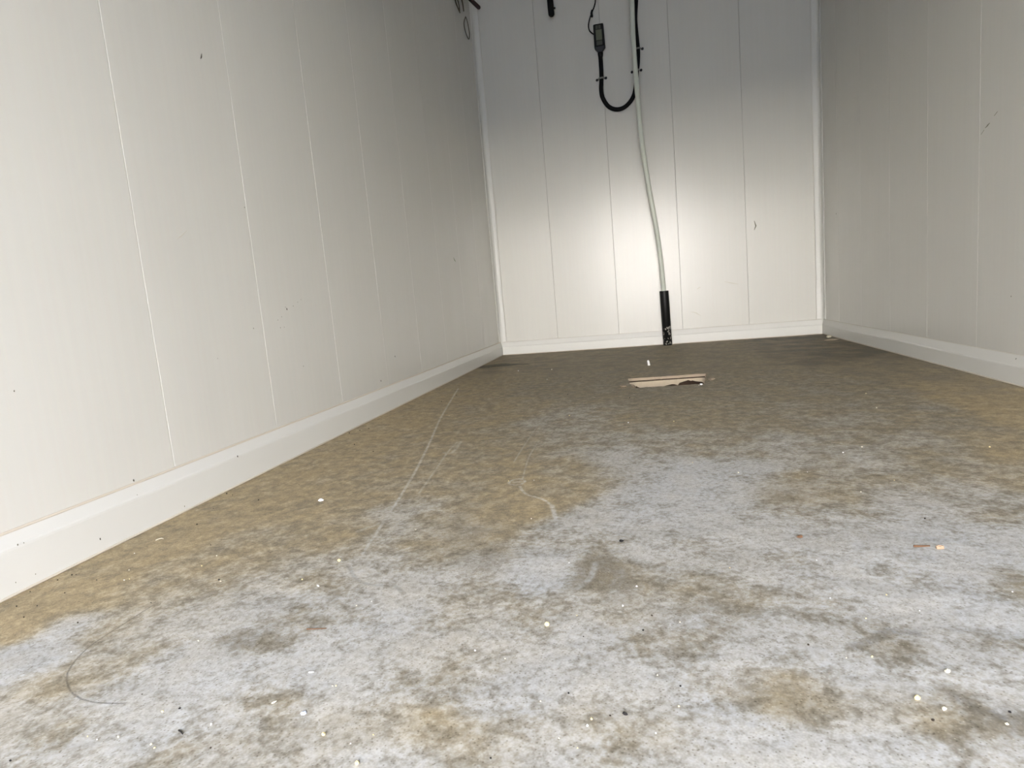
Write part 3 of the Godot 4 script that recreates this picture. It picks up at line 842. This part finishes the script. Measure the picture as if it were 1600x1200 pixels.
func build_marks_at(left: Node, back: Node, rightw: Node):
	smear(left, "scuff", M.speck, on_left([[0.9962, -1.3694], [0.989, -1.367], [0.9829, -1.3632]]), 0.004, Vector3.RIGHT)
	smear(left, "scuff", M.scuff_faint, on_left([[0.5636, -1.1942], [0.573, -1.2116], [0.5853, -1.23]]), 0.002, Vector3.RIGHT)
	smear(left, "scuff", M.speck_green, on_left([[0.6151, -3.2214], [0.6024, -3.2344], [0.5932, -3.2545]]), 0.008, Vector3.RIGHT)
	for e in [[0.303, -0.7857, 3], [0.3595, -1.4179, 4], [0.6606, -1.4516, 4], [0.2376, -1.6271, 4], [0.1921, -2.2981, 7], [0.1189, -2.1415, 7], [0.4267, -1.6603, 3], [0.4198, -1.6413, 3], [0.4097, -1.6152, 4], [0.402, -1.5806, 6], [0.4074, -1.5755, 3], [0.3822, -1.5505, 3], [0.3746, -1.5301, 3], [0.3535, -1.5373, 4], [0.354, -1.5562, 3], [0.0995, -0.9787, 5], [0.3001, -1.267, 2]]:
		fleck(left, Vector3(WL, e[0], e[1]), e[2] * 0.001, Vector3.RIGHT, M.scuff if e[2] < 5 else M.speck)
	var board := get_node("baseboard_left")
	for e in [[0.0251, -0.8754, 4], [0.0676, -1.2692, 5], [0.0188, -0.7216, 2], [0.0173, -0.7533, 2], [0.074, -0.9687, 2], [0.012, -1.081, 3], [0.0731, -0.7354, 3], [0.072, -0.745, 2]]:
		fleck(board, Vector3(WL + 0.012, e[0], e[1]), e[2] * 0.001, Vector3.RIGHT, M.speck if e[2] > 3 else M.scuff)
	for list in [[[0.6764, 0.7137], [0.6846, 0.6824], [0.6746, 0.6583]], [[0.28, 0.1957], [0.3146, 0.1849], [0.3408, 0.1647]], [[0.3234, 0.3322], [0.336, 0.339], [0.3486, 0.3439]], [[0.4897, 0.365], [0.53, 0.353], [0.5719, 0.342]]]:
		var pts := []
		for e in list:
			pts.append(Vector3(e[0], e[1], WB))
		smear(back, "scuff", M.scuff if list[0][1] > 0.7 else M.scuff_faint, pts, 0.008 if list[0][1] > 0.7 else 0.006, Vector3.BACK)
	for list in [[[0.758, -2.3164], [0.7674, -2.2987]], [[0.7716, -2.2921], [0.776, -2.279], [0.7805, -2.2664]], [[0.7949, -2.2417], [0.8031, -2.2236]]]:
		var pts := []
		for e in list:
			pts.append(Vector3(WR, e[0], e[1]))
		smear(rightw, "scuff", M.scuff, pts, 0.005, Vector3.LEFT)
	for e in [[0.6824, -3.8467, 9], [0.2571, -2.1307, 5]]:
		fleck(rightw, Vector3(WR, e[0], e[1]), e[2] * 0.001, Vector3.LEFT, M.scuff)
	fleck(get_node("baseboard_right"), Vector3(WR - 0.0055, 0.0765, -2.0874), 0.005, Vector3(-0.8, 0.6, 0), M.speck)

# A speck of dirt stuck on an upright face.
func fleck(parent: Node, at: Vector3, size: float, out: Vector3, mat: Material):
	size *= 0.78
	var m := put(lump(Vector3(size, size * 0.25, size * 1.5), int(size * 1e4) + 70, 3, 7), "dirt_fleck", mat, parent, at - out.normalized() * size * 0.02)
	var o := out.normalized()
	var f := Vector3.UP - o * o.dot(Vector3.UP)
	m.basis = Basis(o.cross(f.normalized()).normalized() * -1.0, o, f.normalized()).orthonormalized()

# ------------------------------------------------------------------ debris on the floor
func drop(called: String, label: String, category: String, mesh: Mesh, mat: Material, x: float, z: float, turn := 0.0):
	var o := put(mesh, called, mat, null, Vector3(x, 0, z))
	o.rotation.y = turn
	tag(o, label, category)
	return o

func build_debris():
	var g := RandomNumberGenerator.new()
	g.seed = 99
	var pale := PackedFloat32Array([-0.832,-0.806, -0.802,-0.775, -0.808,-0.771, -0.713,-0.862, -0.711,-0.823, -0.882,-0.871, -0.638,-0.771, -0.543,-0.448, -0.529,-0.445, -0.510,-0.450, -0.494,-0.488, -0.428,-0.475, -0.468,-0.444, -0.461,-0.440, -0.704,-0.581, -0.552,-0.614, -0.509,-0.780, -0.277,-0.463, -0.336,-0.542, -0.332,-0.542, -0.373,-0.720, -0.389,-0.708, -0.261,-0.476, -0.203,-0.615, -0.166,-0.602, -0.099,-0.696, -0.030,-0.772, 0.019,-0.686, -0.067,-0.514, -0.070,-0.505, -0.093,-0.487, -0.076,-0.477, -0.011,-0.501, -0.008,-0.584, 0.010,-0.538, -0.046,-0.721, -0.117,-0.535, 0.217,-0.704, 0.193,-0.749, 0.175,-0.626, 0.199,-0.629, 0.390,-0.771, 0.270,-0.537, 0.256,-0.759, 0.277,-0.723, 0.162,-1.262, 0.081,-1.345, -0.125,-0.842, -0.211,-1.019, 0.091,-0.829, -0.064,-1.775, 0.179,-2.378, 0.061,-1.766, -0.245,-1.243, 0.596,-1.831, 0.640,-2.057, 0.287,-1.256, 0.436,-1.428, 0.661,-1.397, 0.387,-1.387, 0.343,-1.132, 0.416,-1.193, 0.204,-0.854, -0.405,-0.972, -0.299,-1.242, -0.659,-3.170, -0.479,-3.138, -0.717,-2.893, -0.450,-2.787, -0.671,-2.010, -0.248,-1.916])
	var dark := PackedFloat32Array([-0.930,-0.768, -0.922,-0.786, -0.916,-0.788, -0.858,-0.770, -0.872,-0.727, -0.878,-0.688, -0.938,-0.729, -0.911,-0.685, -0.864,-0.656, -0.700,-0.704, -0.938,-1.195, -0.916,-1.185, -0.865,-1.006, -0.898,-1.097, -0.759,-0.907, -0.644,-0.775, -0.540,-0.512, -0.479,-0.494, -0.406,-0.445, -0.590,-0.411, -0.763,-0.646, -0.147,-0.458, -0.012,-0.699, -0.022,-0.666, -0.087,-0.650, -0.092,-0.549, -0.051,-0.520, 0.013,-0.568, 0.145,-0.647, 0.280,-0.553, 0.216,-0.537, -0.216,-1.181, -0.070,-1.576, -0.069,-2.187, -0.302,-2.326, 0.391,-1.003, -0.935,-1.796, -0.915,-1.829, -0.895,-1.853, -0.839,-1.633, -0.739,-1.540, -0.791,-1.250, -0.825,-1.146, -0.798,-2.314, -0.781,-2.458, -0.642,-2.928, -0.296,-2.786, 0.691,-2.938])
	# one of each kind, then copies
	scatter("pale_crumb", "tiny pale crumb", "crumb", "tiny pale crumbs on the floor", pale, [M.pale, M.cream, M.white], 0.0017, g)
	scatter("dark_crumb", "tiny dark dirt crumb", "crumb", "tiny dark crumbs on the floor", dark, [M.dark, M.black_bit], 0.0019, g)
	# larger bits
	drop("white_chip", "white chip lying on the bare tan concrete left of the long scrape", "chip", lump(Vector3(0.012, 0.006, 0.008), 3), M.white, -0.672, -1.134, 0.4)
	drop("white_chip", "thin white chip on the grey film left of the floor's dark mottled patch", "chip", lump(Vector3(0.0075, 0.002, 0.003), 4), M.white, -0.4733, -0.7611, -0.6)
	drop("white_chip", "thin white sliver on clean grey concrete above the bluish chip", "chip", lump(Vector3(0.0065, 0.0015, 0.0022), 5), M.white, -0.3723, -0.5629, 0.3)
	drop("bluish_chip", "flat bluish white paint chip near the bottom of the picture", "chip", lump(Vector3(0.0065, 0.002, 0.0065), 6), M.bluish, -0.3434, -0.4985, 0.7)
	drop("pale_sliver", "dull pale sliver left of the bluish paint chip", "chip", lump(Vector3(0.006, 0.0015, 0.002), 7), M.pale, -0.3842, -0.5115, 0.9)
	drop("cream_pellet", "round cream pellet below and right of the bluish paint chip", "pellet", lump(Vector3(0.0038, 0.0032, 0.0038), 8, 5, 9), M.cream, -0.3077, -0.4714)
	drop("cream_pellet", "bright yellowish pellet below the bluish white fan-shaped stain", "pellet", lump(Vector3(0.0062, 0.0055, 0.006), 9, 5, 9), M.cream, -0.1311, -0.6712)
	drop("cream_pellet", "round cream pellet beside a dark smudge at lower right", "pellet", lump(Vector3(0.0052, 0.0045, 0.005), 10, 5, 9), M.cream, 0.2146, -0.5651)
	drop("cream_pellet", "yellowish white pellet just below the end of the long scrape", "pellet", lump(Vector3(0.0058, 0.004, 0.005), 11, 5, 9), M.cream, -0.4833, -0.8444)
	drop("cream_pellet", "yellow pellet at the very bottom edge of the picture", "pellet", lump(Vector3(0.0042, 0.0035, 0.004), 12, 5, 9), M.cream, -0.2599, -0.4404)
	drop("wood_chip", "pale tan wood chip on the whitish film at right", "chip", lump(Vector3(0.013, 0.006, 0.008), 13), M.tan, 0.3655, -0.892, 0.2)
	drop("wood_splinter", "thin brown splinter touching the left of the tan wood chip", "splinter", tube([Vector3(-0.011, 0.0018, 0), Vector3(0.0, 0.0022, 0.001), Vector3(0.009, 0.0018, -0.001)], 0.0016, 7, 0.001), M.brown, 0.3475, -0.898)
	drop("brown_chip", "small brown chip on the whitish film left of the tan wood chip", "chip", lump(Vector3(0.010, 0.004, 0.007), 14), M.brown, 0.2012, -0.933, 0.5)
	drop("black_flake", "flat black flake at the tip of the pale streaks in the middle", "flake", lump(Vector3(0.008, 0.0025, 0.009), 15), M.black_bit, -0.0544, -0.9202, 0.3)
	drop("black_flake", "largest black speck of dirt near the bottom middle", "flake", lump(Vector3(0.0055, 0.003, 0.0035), 16), M.black_bit, -0.0376, -0.5229, -0.4)
	drop("white_chip", "off-white chip below the cream pellet and dark smudge at lower right", "chip", lump(Vector3(0.006, 0.003, 0.004), 17), M.pale, 0.2306, -0.5526, 0.8)
	drop("white_chip", "off-white chip with a dark underside above the lower right cream pellet", "chip", lump(Vector3(0.0055, 0.004, 0.004), 18), M.pale, 0.2565, -0.6078, 0.2)
	drop("wood_splinter", "thin reddish brown splinter on the grey film left of centre", "splinter", tube([Vector3(-0.013, 0.0008, 0.002), Vector3(0.0, 0.001, 0.001), Vector3(0.012, 0.0008, -0.001)], 0.0008, 6, 0.0005), M.brown, -0.413, -0.6495)
	drop("dark_sliver", "dark sliver beside yellowish crumbs at the lower left", "splinter", tube([Vector3(-0.004, 0.0009, -0.002), Vector3(0.0, 0.001, 0.0), Vector3(0.004, 0.0008, 0.0025)], 0.0009, 6, 0.0004), M.black_bit, -0.4507, -0.4617)
	drop("curled_shaving", "curled pale shaving on the tan concrete beside the left baseboard", "shaving", tube(smooth_path([Vector3(-0.006, 0.001, 0.003), Vector3(-0.002, 0.0014, -0.001), Vector3(0.003, 0.0014, -0.001), Vector3(0.006, 0.001, 0.002)], 0.001), 0.0011, 7, 0.0006), M.pale, -0.885, -0.9334, 0.5)
	drop("white_peg", "little white peg standing on the floor behind the drain opening", "peg", tube([Vector3(0, 0, 0), Vector3(-0.001, 0.012, 0), Vector3(-0.003, 0.021, 0.001)], 0.0065, 10, 0.0055, false, true), M.white, 0.0039, -3.0796)
	drop("mortar_lump", "crumbled pale mortar lump at the left end of the drain opening", "lump", lump(Vector3(0.028, 0.008, 0.05), 24), M.liner_rim, -0.098, -2.45, 0.2)
	drop("mortar_lump", "crumbled pale mortar lump at the right end of the drain opening", "lump", lump(Vector3(0.026, 0.009, 0.06), 25), M.liner_rim, 0.236, -2.51, -0.2)
	drop("mortar_lump", "small white mortar lump at the drain opening's near right corner", "lump", lump(Vector3(0.012, 0.006, 0.012), 26), M.white, 0.188, -2.395, 0.2)
	drop("mortar_lump", "whitish lump of mortar at the foot of the right baseboard near the far corner", "lump", lump(Vector3(0.03, 0.016, 0.05), 20), M.pale, 1.012, -3.86)
	drop("mortar_lump", "flat smeared mortar lump on the floor by the far right corner", "lump", lump(Vector3(0.075, 0.005, 0.06), 21, 4, 11), M.liner, 0.99, -3.72, 0.3)

func scatter(called: String, label: String, category: String, group: String, spots: PackedFloat32Array, mats: Array, size: float, g: RandomNumberGenerator):
	var kinds := []
	for i in mats.size() * 2:
		kinds.append(lump(Vector3(1.0, 0.75, 0.85) * g.randf_range(0.9, 1.2), 60 + i, 3, 6))
	var first: MeshInstance3D = null
	for i in range(0, spots.size(), 2):
		var k := (i / 2) % kinds.size()
		var z := -spots[i + 1]
		var s := size * (0.75 + 0.75 * g.randf()) * (0.7 + 0.62 * z)
		var o: MeshInstance3D
		if first == null:
			o = put(kinds[k], called, mats[k % mats.size()])
			first = o
			tag(o, label, category, group)
		else:
			o = first.duplicate()
			o.name = numbered(called)
			o.mesh = kinds[k]
			o.material_override = mats[k % mats.size()]
			add_child(o, true)
		tag(o, place_label(label, spots[i], spots[i + 1]), category, group)
		o.position = Vector3(spots[i], 0, spots[i + 1])
		o.rotation.y = g.randf() * TAU
		o.scale = Vector3.ONE * s

# Where a crumb lies, by the stains and things round it.
func place_label(what: String, x: float, z: float) -> String:
	if z < -2.2:
		return what + (" on the dark concrete near the drain opening and far wall" if x > -0.6 else " on dark concrete by the left baseboard's far end")
	if x < -0.58 and z < -0.9:
		return what + " on tan concrete beside the middle of the left baseboard"
	if x < -0.58 and z < -0.6:
		return what + " on tan concrete at the near end of the left baseboard"
	if z < -1.3:
		return what + " on the brownish concrete just in front of the drain opening"
	if z < -0.85:
		return what + (" on tan concrete around the long scrape" if x < -0.15 else " on the broad whitish film right of the tan concrete")
	if x < -0.4:
		return what + " on the grey-white film inside or beside the dark ring mark"
	if x < -0.15:
		return what + " on the near grey-white floor between bluish chip and yellowish pellet"
	if x < 0.12:
		return what + " on the near grey-white floor around the largest black speck"
	return what + " on the near grey-white floor around the lower right cream pellet"
